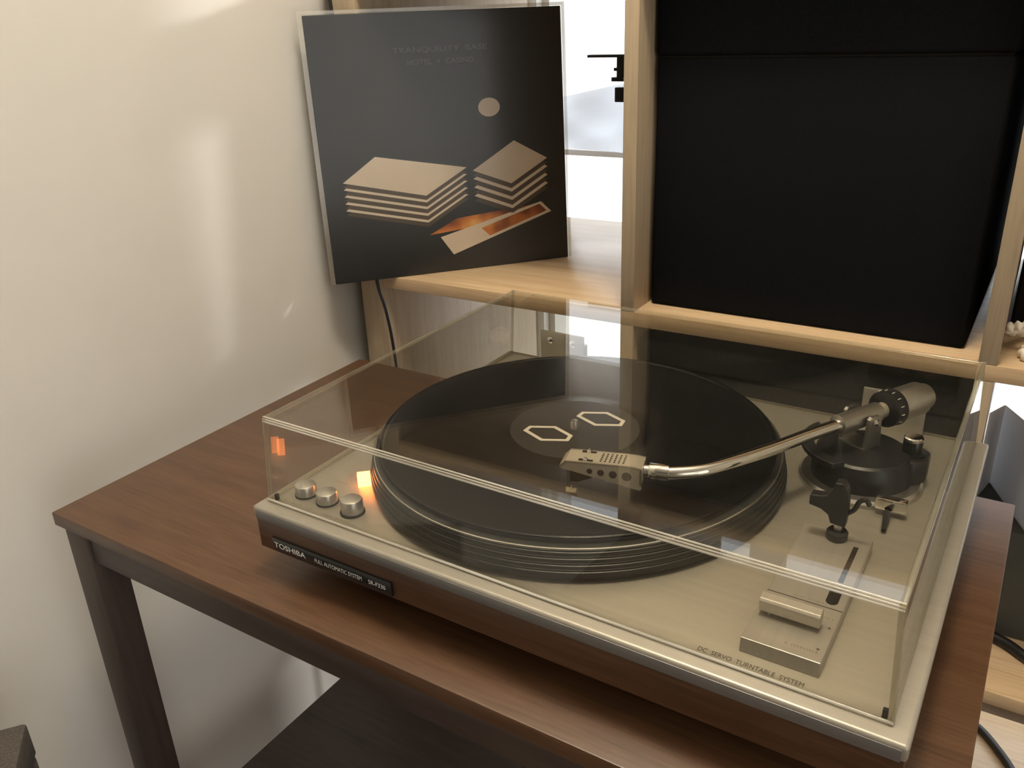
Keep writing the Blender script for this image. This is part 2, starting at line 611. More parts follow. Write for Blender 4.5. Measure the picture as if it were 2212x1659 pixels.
# ------------------------------------------------------------------ side table
TW_, TD_ = 0.709, 0.402
tb = tag(empty('side_table', (0, 0, 0)), 'walnut brown side table carrying the turntable', 'table')
bm = bmesh.new()
add_box(bm, 0, TW_, 0, TD_, Z0 - 0.013, Z0, bev=0.0012)
obj('tabletop', bm, 'walnut', tb, True)
L0, L1 = 0.013, 0.043
for x0 in (L0, TW_ - L1):
    for y0 in (0.001, TD_ - 0.031):
        boxobj('leg', (x0, x0 + 0.030, y0, y0 + 0.030, 0, Z0 - 0.013), 'espresso', tb, 0.0012)
boxobj('apron', (L1, TW_ - L1, 0.0035, 0.021, Z0 - 0.0395, Z0 - 0.013), 'espresso_x', tb, 0.001)
boxobj('apron', (L1, TW_ - L1, TD_ - 0.021, TD_ - 0.0035, Z0 - 0.0395, Z0 - 0.013), 'espresso_x', tb, 0.001)
for x0 in (L0 + 0.003, TW_ - L0 - 0.0205):
    boxobj('apron', (x0, x0 + 0.0175, 0.031, TD_ - 0.031, Z0 - 0.0395, Z0 - 0.013), 'espresso_x', tb, 0.001)
boxobj('lower_shelf', (0.026, TW_ - 0.026, 0.012, TD_ - 0.012, Z0 - 0.404, Z0 - 0.390), 'espresso_x', tb, 0.001)

# ------------------------------------------------------------------ turntable
ZD = 0.0613
tt = tag(empty('turntable', (0.235, 0.0282, Z0), (0, 0, R(-0.2453))),
         'silver and walnut record player under a clear hinged dust cover', 'turntable')
TW, TD = 0.4457, 0.3501
# body
bm = bmesh.new()
add_box(bm, 0, TW, 0, TD, ZD - 0.0104, ZD, bev=0.0022, seg=3)
obj('deck_plate', bm, 'deck', tt, True)
boxobj('front_face_shade', (0.0030, TW - 0.0030, -0.0004, 0.0012, ZD - 0.0102, ZD - 0.0027), 'front_shade', tt, 0.0003)  # shade on the deck's front face, put in as a thin darker plate
boxobj('plinth', (0.0012, TW - 0.0012, 0.0012, TD - 0.0012, 0.026, ZD - 0.0100), 'plinth', tt, 0.0008)
for x in (0.055, TW - 0.055):
    for y in (0.055, TD - 0.055):
        bm = bmesh.new()
        add_lathe(bm, [(0.020, 0.0), (0.022, 0.003), (0.022, 0.016), (0.017, 0.019), (0.017, 0.0265)], 32, origin=(x, y, 0))
        obj('foot', bm, 'rubber', tt, True)
# nameplate with its lettering
npz0, npz1 = ZD - 0.0330, ZD - 0.0218
npl = boxobj('nameplate', (0.0165, 0.1290, -0.0006, 0.0016, npz0, npz1), 'black_gloss', tt, 0.0004)
FR = (R(90), 0, 0)
text('lettering', 'TOSHIBA', 'white_print', npl, (0.0185, -0.00075, ZD - 0.0292), FR, 0.0044, 0.0315, 0.012)
text('lettering', 'FULL AUTOMATIC SYSTEM', 'white_print', npl, (0.0590, -0.00075, ZD - 0.0290), FR, 0.0034, 0.0440, 0.0)
text('lettering', 'SR-F330', 'white_print', npl, (0.1090, -0.00075, ZD - 0.0290), FR, 0.0034, 0.0150, 0.004)
text('lettering', 'DC  SERVO  TURNTABLE  SYSTEM', 'dark_print', tt, (0.3355, 0.0148, ZD + 0.00012), (0, 0, 0), 0.0036, 0.0570, 0.0)


def dashes(name, x0, x1, y, n, h, mat, parent, z, seed):
    """print too small to read: a row of tiny strokes"""
    rnd = random.Random(seed)
    b = bmesh.new()
    st = (x1 - x0) / n
    for i in range(n):
        if rnd.random() < 0.12:
            continue
        a = x0 + st * i
        w = st * rnd.uniform(0.35, 0.7)
        b.faces.new([b.verts.new(p) for p in ((a, y, z), (a + w, y, z), (a + w, y + h * rnd.uniform(0.7, 1), z), (a, y + h * rnd.uniform(0.7, 1), z))])
    return obj(name, b, mat, parent)


zt = ZD + 0.00012
dashes('fine_print', 0.0155, 0.0465, 0.0165, 18, 0.0016, 'faint_print', tt, zt, 1)
dashes('fine_print', 0.0550, 0.0810, 0.0165, 15, 0.0016, 'faint_print', tt, zt, 2)
dashes('fine_print', 0.0310, 0.0450, 0.0560, 7, 0.0020, 'faint_print', tt, zt, 3)
bm = bmesh.new()
for k, (dx, h) in enumerate(((-0.0045, 0.006), (-0.0022, 0.006), (-0.0006, 0.0125), (0.0012, 0.0125), (0.0030, 0.006), (0.0050, 0.006))):
    x = 0.0375 + dx
    yb = 0.0590 if h > 0.01 else 0.0655
    add_box(bm, x, x + 0.0009, yb, yb + h, ZD, ZD + 0.00012)
obj('strobe_symbol', bm, 'faint_print', tt)
# knobs
for i, (x, y, r, h) in enumerate(((0.0245, 0.0310, 0.0079, 0.0090), (0.0462, 0.0306, 0.0079, 0.0090), (0.0722, 0.0290, 0.0080, 0.0115))):
    bm = bmesh.new()
    add_lathe(bm, [(r, 0.0012), (r * 0.985, h - 0.0012), (r * 0.93, h - 0.0003), (r * 0.86, h), (0, h)], 48, origin=(x, y, ZD))
    kn = obj('knob', bm, 'knob', tt, True, 30)
    bm = bmesh.new()
    rr = r * (1.06 if i < 2 else 1.12)
    add_lathe(bm, [(rr, 0.0), (rr, 0.0013), (r * 0.9, 0.0014), (0, 0.0014)], 40, origin=(x, y, ZD))
    obj('skirt', bm, 'hole', kn, True)
    if i < 2:
        b = bmesh.new()
        for k in range(18):
            a = R(150 + k * 14)
            b2 = [(x + q * math.cos(a + da), y + q * math.sin(a + da), zt) for q, da in ((r * 1.28, 0), (r * 1.34, 0), (r * 1.34, 0.2), (r * 1.28, 0.2))]
            b.faces.new([b.verts.new(p) for p in b2])
        obj('scale_ring', b, 'faint_print', kn)
# strobe lamp: small glowing block beside the platter
bm = bmesh.new()
add_box(bm, -0.0048, 0.0048, -0.0030, 0.0030, 0, 0.0098)
so = obj('strobe_lamp', bm, 'strobe', tt)
so.location = (0.0535, 0.0630, ZD)
so.rotation_euler = (0, 0, R(42))
so['label'] = 'glowing orange strobe block'

# platter
RC = (0.1747, 0.1719)
prof = [(0.0, 0.0035), (0.1575, 0.0035), (0.1578, 0.0050)]
for k in range(4):
    z0 = 0.0056 + k * 0.0042
    r0 = 0.1578 - k * 0.0009
    prof += [(r0, z0), (r0 - 0.0001, z0 + 0.0026), (r0 - 0.0007, z0 + 0.0029), (r0 - 0.0008, z0 + 0.0038), (r0 - 0.0006, z0 + 0.0041)]
prof += [(0.1534, 0.0226), (0.1528, 0.0229), (0.1515, 0.0231), (0.1480, 0.0229), (0, 0.0229)]
bm = bmesh.new()
add_lathe(bm, prof, 160, origin=(RC[0], RC[1], ZD), cap=False)
obj('platter', bm, 'platter', tt, True, 50)
bm = bmesh.new()
add_lathe(bm, [(0.1527, 0.0224), (0.1537, 0.0224), (0.1538, 0.0229), (0.1533, 0.0233), (0.1527, 0.0232)], 160, origin=(RC[0], RC[1], ZD), cap=False)
obj('platter_rim', bm, 'rim', tt, True, 30)
bm = bmesh.new()
add_lathe(bm, [(0.0, 0.0226), (0.1478, 0.0226), (0.1476, 0.0252), (0, 0.0252)], 96, origin=(RC[0], RC[1], ZD), cap=False)
obj('slip_mat', bm, 'rubber', tt, True)
bm = bmesh.new()
add_lathe(bm, [(0.0036, 0.0226), (0.0036, 0.0310), (0.0026, 0.0330), (0, 0.0335)], 24, origin=(RC[0] - 0.0020, RC[1] + 0.003, ZD))
obj('spindle', bm, 'satin', tt, True)

# control plate with the start lever
pl = [(0.0255, 0.0), (0.0265, 0.0088), (0.1555, 0.0088), (0.1560, 0.0)]
bm = bmesh.new()
add_prism(bm, [(y, ZD + z) for y, z in pl], 0.3552, 0.3975, 'yz', 0.0004)
cp = obj('control_plate', bm, 'plate', tt)
ztp = ZD + 0.0088
boxobj('groove', (0.3553, 0.3974, 0.0737, 0.0744, ztp - 0.0002, ztp + 0.0001), 'dark_print', cp, 0)
bm = bmesh.new()
add_prism(bm, [(0.3900 + 0.0034 * math.cos(a) , 0.0862 + (0.0052 if math.sin(a) > 0 else -0.0052) + 0.0034 * math.sin(a)) for a in [R(t) for t in range(0, 360, 15)]], ztp - 0.0001, ztp + 0.0002, 'xy')
obj('slot', bm, 'hole', cp)
bm = bmesh.new()
add_box(bm, 0.3885, 0.3915, 0.101, 0.142, ztp - 0.0001, ztp + 0.0002)
obj('slot', bm, 'hole', cp)
dashes('fine_print', 0.3700, 0.3890, 0.0765, 12, 0.0007, 'faint_print', cp, ztp + 0.0001, 5)
dashes('fine_print', 0.3770, 0.3945, 0.0330, 11, 0.0020, 'faint_print', cp, ztp + 0.0001, 6)
dashes('fine_print', 0.3900, 0.3955, 0.0640, 4, 0.0018, 'faint_print', cp, ztp + 0.0001, 7)
for x, y, s in ((0.3935, 0.0375, -1), (0.3945, 0.0560, 1)):
    b = bmesh.new()
    b.faces.new([b.verts.new(p) for p in ((x - 0.0011, y, ztp + 0.00012), (x + 0.0011, y, ztp + 0.00012), (x, y + 0.0018 * s, ztp + 0.00012))])
    obj('arrow_mark', b, 'dark_print', cp)
# lever: wide bar with a bevelled top, held off the plate on a stem
bm = bmesh.new()
add_prism(bm, [(0.0500, ZD + 0.0115), (0.0490, ZD + 0.0186), (0.0504, ZD + 0.0200), (0.0560, ZD + 0.0206), (0.0580, ZD + 0.0190), (0.0580, ZD + 0.0115)], 0.3575, 0.3905, 'yz', 0.0003)
lv = obj('start_lever', bm, 'plate', tt)
boxobj('lever_stem', (0.3620, 0.3635, 0.0515, 0.0560, ZD + 0.0085, ZD + 0.0120), 'satin', lv, 0)

# ---- tonearm base
BC = (0.3705, 0.2460)
bm = bmesh.new()
add_lathe(bm, [(0.0425, 0.0), (0.0425, 0.0030), (0.0405, 0.0052), (0.0360, 0.0056), (0, 0.0056)], 72, origin=(BC[0], BC[1], ZD))
tbs = obj('tonearm_base_ring', bm, 'satin', tt, True, 30)
bm = bmesh.new()
add_lathe(bm, [(0.0345, 0.0), (0.0345, 0.0100), (0.0320, 0.0190), (0.0300, 0.0205), (0, 0.0205)], 56, origin=(BC[0], BC[1], ZD + 0.005))
b2 = [(0.3790, 0.2360), (0.4060, 0.2430), (0.4130, 0.2520), (0.4130, 0.2660), (0.4050, 0.2740), (0.3800, 0.2720)]
add_prism(bm, b2, ZD + 0.005, ZD + 0.0235, 'xy', 0.002)
obj('tonearm_base', bm, 'black', tt, True)
# lift rail: black curved arc on the left of the base
arc_o = [(BC[0] + 0.0430 * math.cos(R(a)), BC[1] + 0.0430 * math.sin(R(a))) for a in range(150, 262, 8)]
arc_i = [(BC[0] + 0.0340 * math.cos(R(a)), BC[1] + 0.0340 * math.sin(R(a))) for a in range(261, 149, -8)]
bm = bmesh.new()
add_prism(bm, arc_o + arc_i, ZD + 0.0255, ZD + 0.0295, 'xy', 0.0006)
add_box(bm, BC[0] - 0.030, BC[0] - 0.022, BC[1] - 0.022, BC[1] - 0.014, ZD + 0.012, ZD + 0.0270)
obj('lift_rail', bm, 'black', tt)
# anti-skate dial
bm = bmesh.new()
add_lathe(bm, [(0.0095, 0), (0.0095, 0.0015), (0.0066, 0.0018), (0.0066, 0.0105), (0.0064, 0.0110), (0, 0.0110)], 36, origin=(0.4010, 0.2580, ZD + 0.0235))
ask = obj('anti_skate_dial', bm, 'black_gloss', tt, True, 30)
bm = bmesh.new()
add_lathe(bm, [(0.0066, 0.0108), (0.0066, 0.0128), (0.0058, 0.0136), (0, 0.0136)], 36, origin=(0.4010, 0.2580, ZD + 0.0235))
obj('dial_cap', bm, 'chrome', ask, True, 40)
# ---- pivot yoke
ZA = ZD + 0.046
PV = Vector((0.3655, 0.2540, ZA))
ad = Vector((0.484, 0.875, 0)).normalized()           # along the arm, towards the counterweight
sd = Vector((ad.y, -ad.x, 0))                          # to the right of the arm


def oriented(bm, fn, origin, xdir):
    """build in a local frame whose x runs along xdir"""
    b = bmesh.new()
    fn(b)
    x = Vector(xdir).normalized()
    z = Vector((0, 0, 1))
    y = z.cross(x).normalized()
    z = x.cross(y)
    m = Matrix(((x.x, y.x, z.x, origin[0]), (x.y, y.y, z.y, origin[1]), (x.z, y.z, z.z, origin[2]), (0, 0, 0, 1)))
    join(bm, b, m)


bm = bmesh.new()


def yoke(b):
    for s in (-1, 1):
        add_prism(b, [(-0.0075, -0.0210), (0.0085, -0.0210), (0.0060, 0.0030), (0.0040, 0.0048), (-0.0040, 0.0048), (-0.0060, 0.0030)],
                  s * 0.0092, s * 0.0118, 'xz')
    add_box(b, -0.0080, 0.0090, -0.0118, 0.0118, -0.0225, -0.0195)


oriented(bm, yoke, PV, ad)
yk = obj('pivot_yoke', bm, 'satin', tt)
for s in (-1, 1):
    bm = bmesh.new()
    add_lathe(bm, [(0.0028, 0), (0.0028, 0.0009), (0.0020, 0.0016), (0, 0.0018)], 20, axis=sd * s, origin=PV + sd * s * 0.0117)
    obj('pivot_screw', bm, 'chrome', yk, True)
# ---- arm
bm = bmesh.new()
add_tube(bm, [PV - ad * 0.0250, PV - ad * 0.0245, PV + ad * 0.0150, PV + ad * 0.0155], [0.0066, 0.0074, 0.0074, 0.0068], 32)
obj('pivot_sleeve', bm, 'satin', tt, True)
tip = Vector((0.2600, 0.1062, ZA))
arm_pts = [PV - ad * 0.0235, (0.3375, 0.2030, ZA), (0.3210, 0.1700, ZA), (0.3060, 0.1440, ZA - 0.0003), (0.2940, 0.1270, ZA - 0.0006), (0.2800, 0.1162, ZA - 0.0008), (0.2700, 0.1108, ZA - 0.0008), (0.2655, 0.1086, ZA - 0.0008)]
bm = bmesh.new()
add_tube(bm, spline(arm_pts, 8), 0.0046, 24)
obj('arm_tube', bm, 'chrome', tt, True, 60)
hd = Vector((-0.952, -0.305, 0)).normalized()
bm = bmesh.new()
c0 = Vector((0.2760, 0.1136, ZA - 0.0008))
add_tube(bm, [c0, c0 + hd * 0.0003, c0 + hd * 0.0125, c0 + hd * 0.0130, c0 + hd * 0.0131, c0 + hd * 0.0160], [0.0052, 0.0057, 0.0057, 0.0054, 0.0047, 0.0047], 28)
obj('locking_collar', bm, 'chrome', tt, True)
# ---- headshell: a folded alloy channel, deep flanges at the rear
hs = Vector((0.2615, 0.1060, ZA))
hx = Vector((-0.968, -0.250, 0)).normalized()
HL, HW = 0.0535, 0.0090


def shell(b):
    top = [(0.0, 0.0062), (0.0, -0.0085), (0.0015, -0.0092), (0.0460, -0.0008), (0.0535, 0.0005), (0.0545, 0.0020), (0.0505, 0.0062), (0.0120, 0.0072), (0.0040, 0.0070)]
    for s in (-1, 1):
        add_prism(b, top, s * HW, s * (HW - 0.0012), 'xz')
    add_prism(b, [(0.0, 0.0062), (0.0040, 0.0070), (0.0120, 0.0072), (0.0505, 0.0062), (0.0545, 0.0020), (0.0537, 0.0012), (0.0498, 0.0050), (0.0120, 0.0060), (0.0012, 0.0055), (0.0012, -0.0060), (0.0, -0.0060)], -HW, HW, 'xz')


bm = bmesh.new()
oriented(bm, shell, hs, hx)
he = obj('headshell', bm, 'head', tt)
HM = Matrix((( hx.x, -hx.y, 0, hs.x), (hx.y, hx.x, 0, hs.y), (0, 0, 1, hs.z), (0, 0, 0, 1)))
for s in (-1, 1):
    for x, r in ((0.0095, 0.0031), (0.0185, 0.0026), (0.0265, 0.0022), (0.0340, 0.0018)):
        bm = bmesh.new()
        add_lathe(bm, [(r, 0), (r, 0.0004), (0, 0.0004)], 24, axis=(0, s, 0), origin=(x, s * HW, 0.0018 - r * 0.6))
        bm.transform(HM)
        obj('side_hole', bm, 'hole', he)
bm = bmesh.new()
for i in range(6):
    for j in range(5):
        add_lathe(bm, [(0.0007, 0), (0.0007, 0.0003), (0, 0.0003)], 8, origin=(0.0125 + i * 0.0030, -0.0050 + j * 0.0025, 0.00715 - i * 0.00008))
bm.transform(HM)
obj('vent_holes', bm, 'hole', he)
for s in (-1, 1):
    bm = bmesh.new()
    add_box(bm, 0.0325, 0.0420, s * 0.0058 - 0.0009, s * 0.0058 + 0.0009, 0.0062, 0.0071)
    bm.transform(HM)
    obj('slot', bm, 'hole', he)
    bm = bmesh.new()
    add_lathe(bm, [(0.0017, 0), (0.0017, 0.0012), (0.0010, 0.0020), (0, 0.0021)], 16, origin=(0.0375, s * 0.0058, 0.0066))
    bm.transform(HM)
    obj('screw', bm, 'chrome', he, True)
# cartridge and its stylus reaching down to the record
bm = bmesh.new()
add_prism(bm, [(0.0330, 0.0045), (0.0335, -0.0065), (0.0430, -0.0105), (0.0490, -0.0105), (0.0495, 0.0040)], -0.0062, 0.0062, 'xz', 0.0006)
bm.transform(HM)
ct = obj('cartridge', bm, 'black_gloss', tt)
bm = bmesh.new()
add_box(bm, 0.0478, 0.0502, 0.0040, 0.0064, -0.0150, 0.0030)
bm.transform(HM)
obj('stylus_guard', bm, 'satin', ct)
bm = bmesh.new()
add_box(bm, 0.0474, 0.0506, 0.0032, 0.0070, -0.0182, -0.0150)
add_box(bm, 0.0440, 0.0476, 0.0032, 0.0070, -0.0182, -0.0168)
bm.transform(HM)
obj('stylus_tip', bm, 'tip_glint', ct)
# ---- counterweight
bm = bmesh.new()
cw0 = PV + ad * 0.0155
add_tube(bm, [cw0, cw0 + ad * 0.0110], 0.0058, 24)
obj('weight_shaft', bm, 'head', tt, True)
bm = bmesh.new()
cd0 = cw0 + ad * 0.0060
add_tube(bm, [cd0, cd0 + ad * 0.0008, cd0 + ad * 0.0100, cd0 + ad * 0.0108], [0.0120, 0.0134, 0.0142, 0.0138], 40)
di = obj('weight_dial', bm, 'black', tt, True)
for k in range(14):
    a = R(k * 360 / 14)
    up = Vector((0, 0, 1))
    dirn = sd * math.cos(a) + up * math.sin(a)
    bm = bmesh.new()
    p = cd0 + ad * 0.0035 + dirn * 0.0137
    add_tube(bm, [p, p + ad * 0.0028 + dirn * 0.0002], 0.0003, 6)
    obj('dial_mark', bm, 'white_print', di)
bm = bmesh.new()
cb = cd0 + ad * 0.0108
add_tube(bm, [cb - ad * 0.0005, cb, cb + ad * 0.0265, cb + ad * 0.0275, cb + ad * 0.0276, cb + ad * 0.0345, cb + ad * 0.0352], [0.0124, 0.0126, 0.0126, 0.0118, 0.0098, 0.0098, 0.0090], 40)
obj('counterweight', bm, 'satin', tt, True)
# ---- arm rest
AR = (0.3770, 0.1470)
bm = bmesh.new()
add_lathe(bm, [(0.0062, 0.0), (0.0066, 0.0010), (0.0066, 0.0050), (0.0052, 0.0066), (0, 0.0066)], 28, origin=(AR[0], AR[1], ztp))
obj('rest_post_base', bm, 'black', tt, True)
bm = bmesh.new()
add_tube(bm, [(AR[0], AR[1], ztp + 0.005), (AR[0], AR[1], ZD + 0.0240)], 0.0026, 20)
obj('rest_post', bm, 'satin', tt, True)
pts = [(-0.0185, 0.0375), (-0.0185, 0.0305), (-0.0110, 0.0290), (-0.0065, 0.0262), (-0.0045, 0.0205), (0.0045, 0.0195), (0.0050, 0.0290), (0.0045, 0.0390), (0.0030, 0.0470), (0.0005, 0.0500), (-0.0040, 0.0495), (-0.0052, 0.0440), (-0.0080, 0.0395), (-0.0120, 0.0382)]
bm = bmesh.new()
add_prism(bm, [(AR[0] + x, ZD + z) for x, z in pts], AR[1] - 0.0040, AR[1] + 0.0040, 'xz', 0.0008)
ar = obj('arm_rest', bm, 'black', tt)
bm = bmesh.new()
add_tube(bm, spline([(AR[0] + 0.003, AR[1], ZD + 0.0270), (AR[0] + 0.0080, AR[1], ZD + 0.0320), (AR[0] + 0.0105, AR[1], ZD + 0.0385), (AR[0] + 0.0140, AR[1], ZD + 0.0405), (AR[0] + 0.0165, AR[1], ZD + 0.0375)], 6), [0.0016] * 25, 10)
obj('rest_hook', bm, 'black', ar, True)
# chrome cueing latch at the front of the base ring
bm = bmesh.new()
add_box(bm, -0.0100, 0.0100, -0.0035, 0.0035, 0.0, 0.0085, bev=0.001)
lt = obj('cue_latch', bm, 'chrome', tt, True)
lt.location = (0.3990, 0.2060, ZD + 0.0045)
bm = bmesh.new()
add_tube(bm, [(0.3975, 0.2010, ZD + 0.0040), (0.3985, 0.1930, ZD + 0.0035), (0.3995, 0.1800, ZD + 0.0025)], [0.0026, 0.0022, 0.0015], 12)
obj('stem_reflection', bm, 'black', tt, True)  # dark tapered tube modelled in place of a stem's reflection

# ---- dust cover: tapered acrylic box, hinged at the back
CB = (0.0061, 0.4365, 0.0104, 0.3454)
CT = (0.0100, 0.4326, 0.0143, 0.3454)
CH, TH = 0.0677, 0.0032
zc0, zc1 = ZD + 0.0004, ZD + CH


def quad_panel(a, b, c, d, inward, name, mat, parent):
    """a..d outer corners; inward = offset vector to the inner face"""
    bmx = bmesh.new()
    o = [bmx.verts.new(p) for p in (a, b, c, d)]
    i = [bmx.verts.new(Vector(p) + Vector(inward)) for p in (a, b, c, d)]
    bmx.faces.new(o)
    bmx.faces.new(list(reversed(i)))
    for k in range(4):
        bmx.faces.new((o[k], i[k], i[(k + 1) % 4], o[(k + 1) % 4]))
    bmesh.ops.recalc_face_normals(bmx, faces=list(bmx.faces))
    return obj(name, bmx, mat, parent)


B00, B10, B11, B01 = [Vector((x, y, zc0)) for x, y in ((CB[0], CB[2]), (CB[1], CB[2]), (CB[1], CB[3]), (CB[0], CB[3]))]
T00, T10, T11, T01 = [Vector((x, y, zc1)) for x, y in ((CT[0], CT[2]), (CT[1], CT[2]), (CT[1], CT[3]), (CT[0], CT[3]))]
dcov = quad_panel(T00, T10, T11, T01, (0, 0, -TH), 'dust_cover', 'acrylic', tt)
dcov['label'] = 'clear acrylic dust cover'
dn = Vector((0, 0, -TH))
quad_panel(B00, B10, T10 + dn, T00 + dn, (0, TH, 0), 'front_panel', 'acrylic', dcov)
quad_panel(B11, B01, T01 + dn, T11 + dn, (0, -TH, 0), 'back_panel', 'acrylic', dcov)
dy = Vector((0, TH, 0))
quad_panel(B01 - dy, B00 + dy, T00 + dy + dn, T01 - dy + dn, (TH, 0, 0), 'side_panel', 'acrylic', dcov)
quad_panel(B10 + dy, B11 - dy, T11 - dy + dn, T10 + dy + dn, (-TH, 0, 0), 'side_panel', 'acrylic', dcov)


def edge_bar(p, q, r, inset, mat='acrylic_edge'):
    bmx = bmesh.new()
    add_tube(bmx, [Vector(p) + Vector(inset), Vector(q) + Vector(inset)], r, 8)
    return obj('polished_edge', bmx, mat, dcov, True, 60)


e = 0.0012
edge_bar(T00, T10, 0.0008, (0, 0.0002, -0.0034), 'acrylic_lit_edge')
edge_bar(T00, T10, 0.0006, (0, 0.0004, -0.0016), 'acrylic_lit_edge')
edge_bar(T00, T10, 0.0006, (0, 0.0012, -0.0002), 'acrylic_lit_edge')
edge_bar(T01, T11, 0.0017, (0, -e, -e))
edge_bar(T00, T01, 0.0017, (e, 0, -e))
edge_bar(T10, T11, 0.0017, (-e, 0, -e))
edge_bar(B00, T00, 0.0017, (e, e, 0))
edge_bar(B10, T10, 0.0017, (-e, e, 0))
edge_bar(B01, T01, 0.0014, (e, -e, 0))
edge_bar(B11, T11, 0.0014, (-e, -e, 0))
edge_bar(B00, B10, 0.0011, (0, 0.0004, 0.0010), 'acrylic_lit_edge')
edge_bar(B00, B01, 0.0010, (e, 0, 0.0010))
edge_bar(B10, B11, 0.0010, (-e, 0, 0.0010))
for x in (CB[0] + 0.0034, CB[1] - 0.0060):
    boxobj('cover_bumper', (x, x + 0.0026, CB[2] + 0.0034, CB[2] + 0.0060, ZD, ZD + 0.0050), 'black', tt, 0.0003)
for x0 in (0.0450, 0.3505):
    hg = boxobj('hinge', (x0, x0 + 0.0480, CB[3] - 0.0062, CB[3] - 0.0035, ZD - 0.002, ZD + 0.0330), 'plate', tt, 0.0006)
    boxobj('hinge_tab', (x0 + 0.004, x0 + 0.044, CB[3] + 0.0004, CB[3] + 0.0105, ZD - 0.020, ZD + 0.020), 'satin', hg, 0.0008)
    for dx in (0.0108, 0.0360):
        bm = bmesh.new()
        add_lathe(bm, [(0.0036, 0), (0.0034, 0.0012), (0.0022, 0.0023), (0, 0.0026)], 24, axis=(0, -1, 0), origin=(x0 + dx, CB[3] - 0.0062, ZD + 0.0238))
        obj('hinge_screw', bm, 'chrome', hg, True)

# ------------------------------------------------------------------ the record on the platter
ca, sa_ = math.cos(R(-0.2453)), math.sin(R(-0.2453))


def tt_world(x, y, z):
    return Vector((0.235 + x * ca - y * sa_, 0.0282 + x * sa_ + y * ca, Z0 + z))


rec = tag(empty('vinyl_record', tt_world(RC[0] - 0.0020, RC[1] + 0.003, ZD + 0.0252), (0, 0, R(-0.2453))),
          'black vinyl record with two cream hexagon outlines on its label', 'record')
bm = bmesh.new()
add_lathe(bm, [(0.0037, 0.0), (0.1495, 0.0), (0.1505, 0.0006), (0.1505, 0.0013), (0.1496, 0.0019), (0.1470, 0.0018), (0.1462, 0.0013), (0.0630, 0.0013), (0.0615, 0.0011), (0.0510, 0.0011), (0.0500, 0.0014), (0.0037, 0.0014)], 192, cap=False)
obj('disc', bm, 'vinyl', rec, True, 20)
bm = bmesh.new()
add_lathe(bm, [(0.0037, 0.00135), (0.0498, 0.00135), (0.0498, 0.00155), (0.0037, 0.00155)], 96, cap=False)
obj('record_label', bm, 'label', rec)


def hexring(pts, w):
    b = bmesh.new()
    c = sum((Vector(p) for p in pts), Vector((0, 0))) / len(pts)
    n = len(pts)
    ins = []
    for i in range(n):
        p0, p1, p2 = Vector(pts[i - 1]), Vector(pts[i]), Vector(pts[(i + 1) % n])
        d1, d2 = (p1 - p0).normalized(), (p2 - p1).normalized()
        n1, n2 = Vector((-d1.y, d1.x)), Vector((-d2.y, d2.x))
        if (c - p1).dot(n1) < 0:
            n1, n2 = -n1, -n2
        bis = (n1 + n2).normalized()
        ins.append(p1 + bis * (w / max(0.3, bis.dot(n1))))
    zt_, zb_ = 0.0017, 0.00155
    ob = [[b.verts.new((p[0], p[1], z)) for p in pts] for z in (zb_, zt_)]
    ib = [[b.verts.new((p[0], p[1], z)) for p in ins] for z in (zb_, zt_)]
    for i in range(n):
        j = (i + 1) % n
        b.faces.new((ob[1][i], ob[1][j], ib[1][j], ib[1][i]))
        b.faces.new((ob[0][i], ob[0][j], ob[1][j], ob[1][i]))
        b.faces.new((ib[0][i], ib[1][i], ib[1][j], ib[0][j]))
    bmesh.ops.recalc_face_normals(b, faces=list(b.faces))
    return b


o_ = (RC[0] - 0.0020, RC[1] + 0.003)
for cx, cy in ((0.1596, 0.1572), (0.1836, 0.1987)):
    base = [(-0.0195, -0.0050), (0.0010, -0.0135), (0.0200, -0.0042), (0.0185, 0.0054), (-0.0008, 0.0132), (-0.0193, 0.0042)]
    hp = [(cx - o_[0] + x, cy - o_[1] + y) for x, y in base]
    obj('hexagon_mark', hexring(hp, 0.0031), 'cream_print', rec)

# ------------------------------------------------------------------ record sleeve standing on the shelf
SS = 0.310
sl = tag(empty('record_sleeve', (0.0486, 0.5480, Z0 + 0.0802), (R(-3.2), 0, R(49.56))),
         'black record sleeve in clear film leaning on the shelf corner', 'record sleeve')
bm = bmesh.new()
add_box(bm, -SS / 2, SS / 2, 0, 0.0035, 0, SS, bev=0.0008)
obj('card_cover', bm, 'sleeve', sl)


def uvp(u, v):
    return ((u - 0.5) * SS, v * SS)


def flat(name, pts, mat, depth):
    """print on the front of the card"""
    b = bmesh.new()
    b.faces.new([b.verts.new((uvp(*p)[0], -depth, uvp(*p)[1])) for p in pts])
    bmesh.ops.recalc_face_normals(b, faces=list(b.faces))
    return obj(name, b, mat, sl)


# plain stand-in artwork: stacked cream slabs and an amber bar on black
def slab_stack(quad, n, drop, gap):
    for k in range(n):
        for c, mat in ((0, 'sleeve_brown'), (1, 'sleeve_cream')):
            lo = -k * drop - (gap if c == 0 else 0)
            flat('printed_slab', [(u, v + lo) for u, v in quad], mat, 0.0003 + 0.00002 * (2 * (n - k) + c))


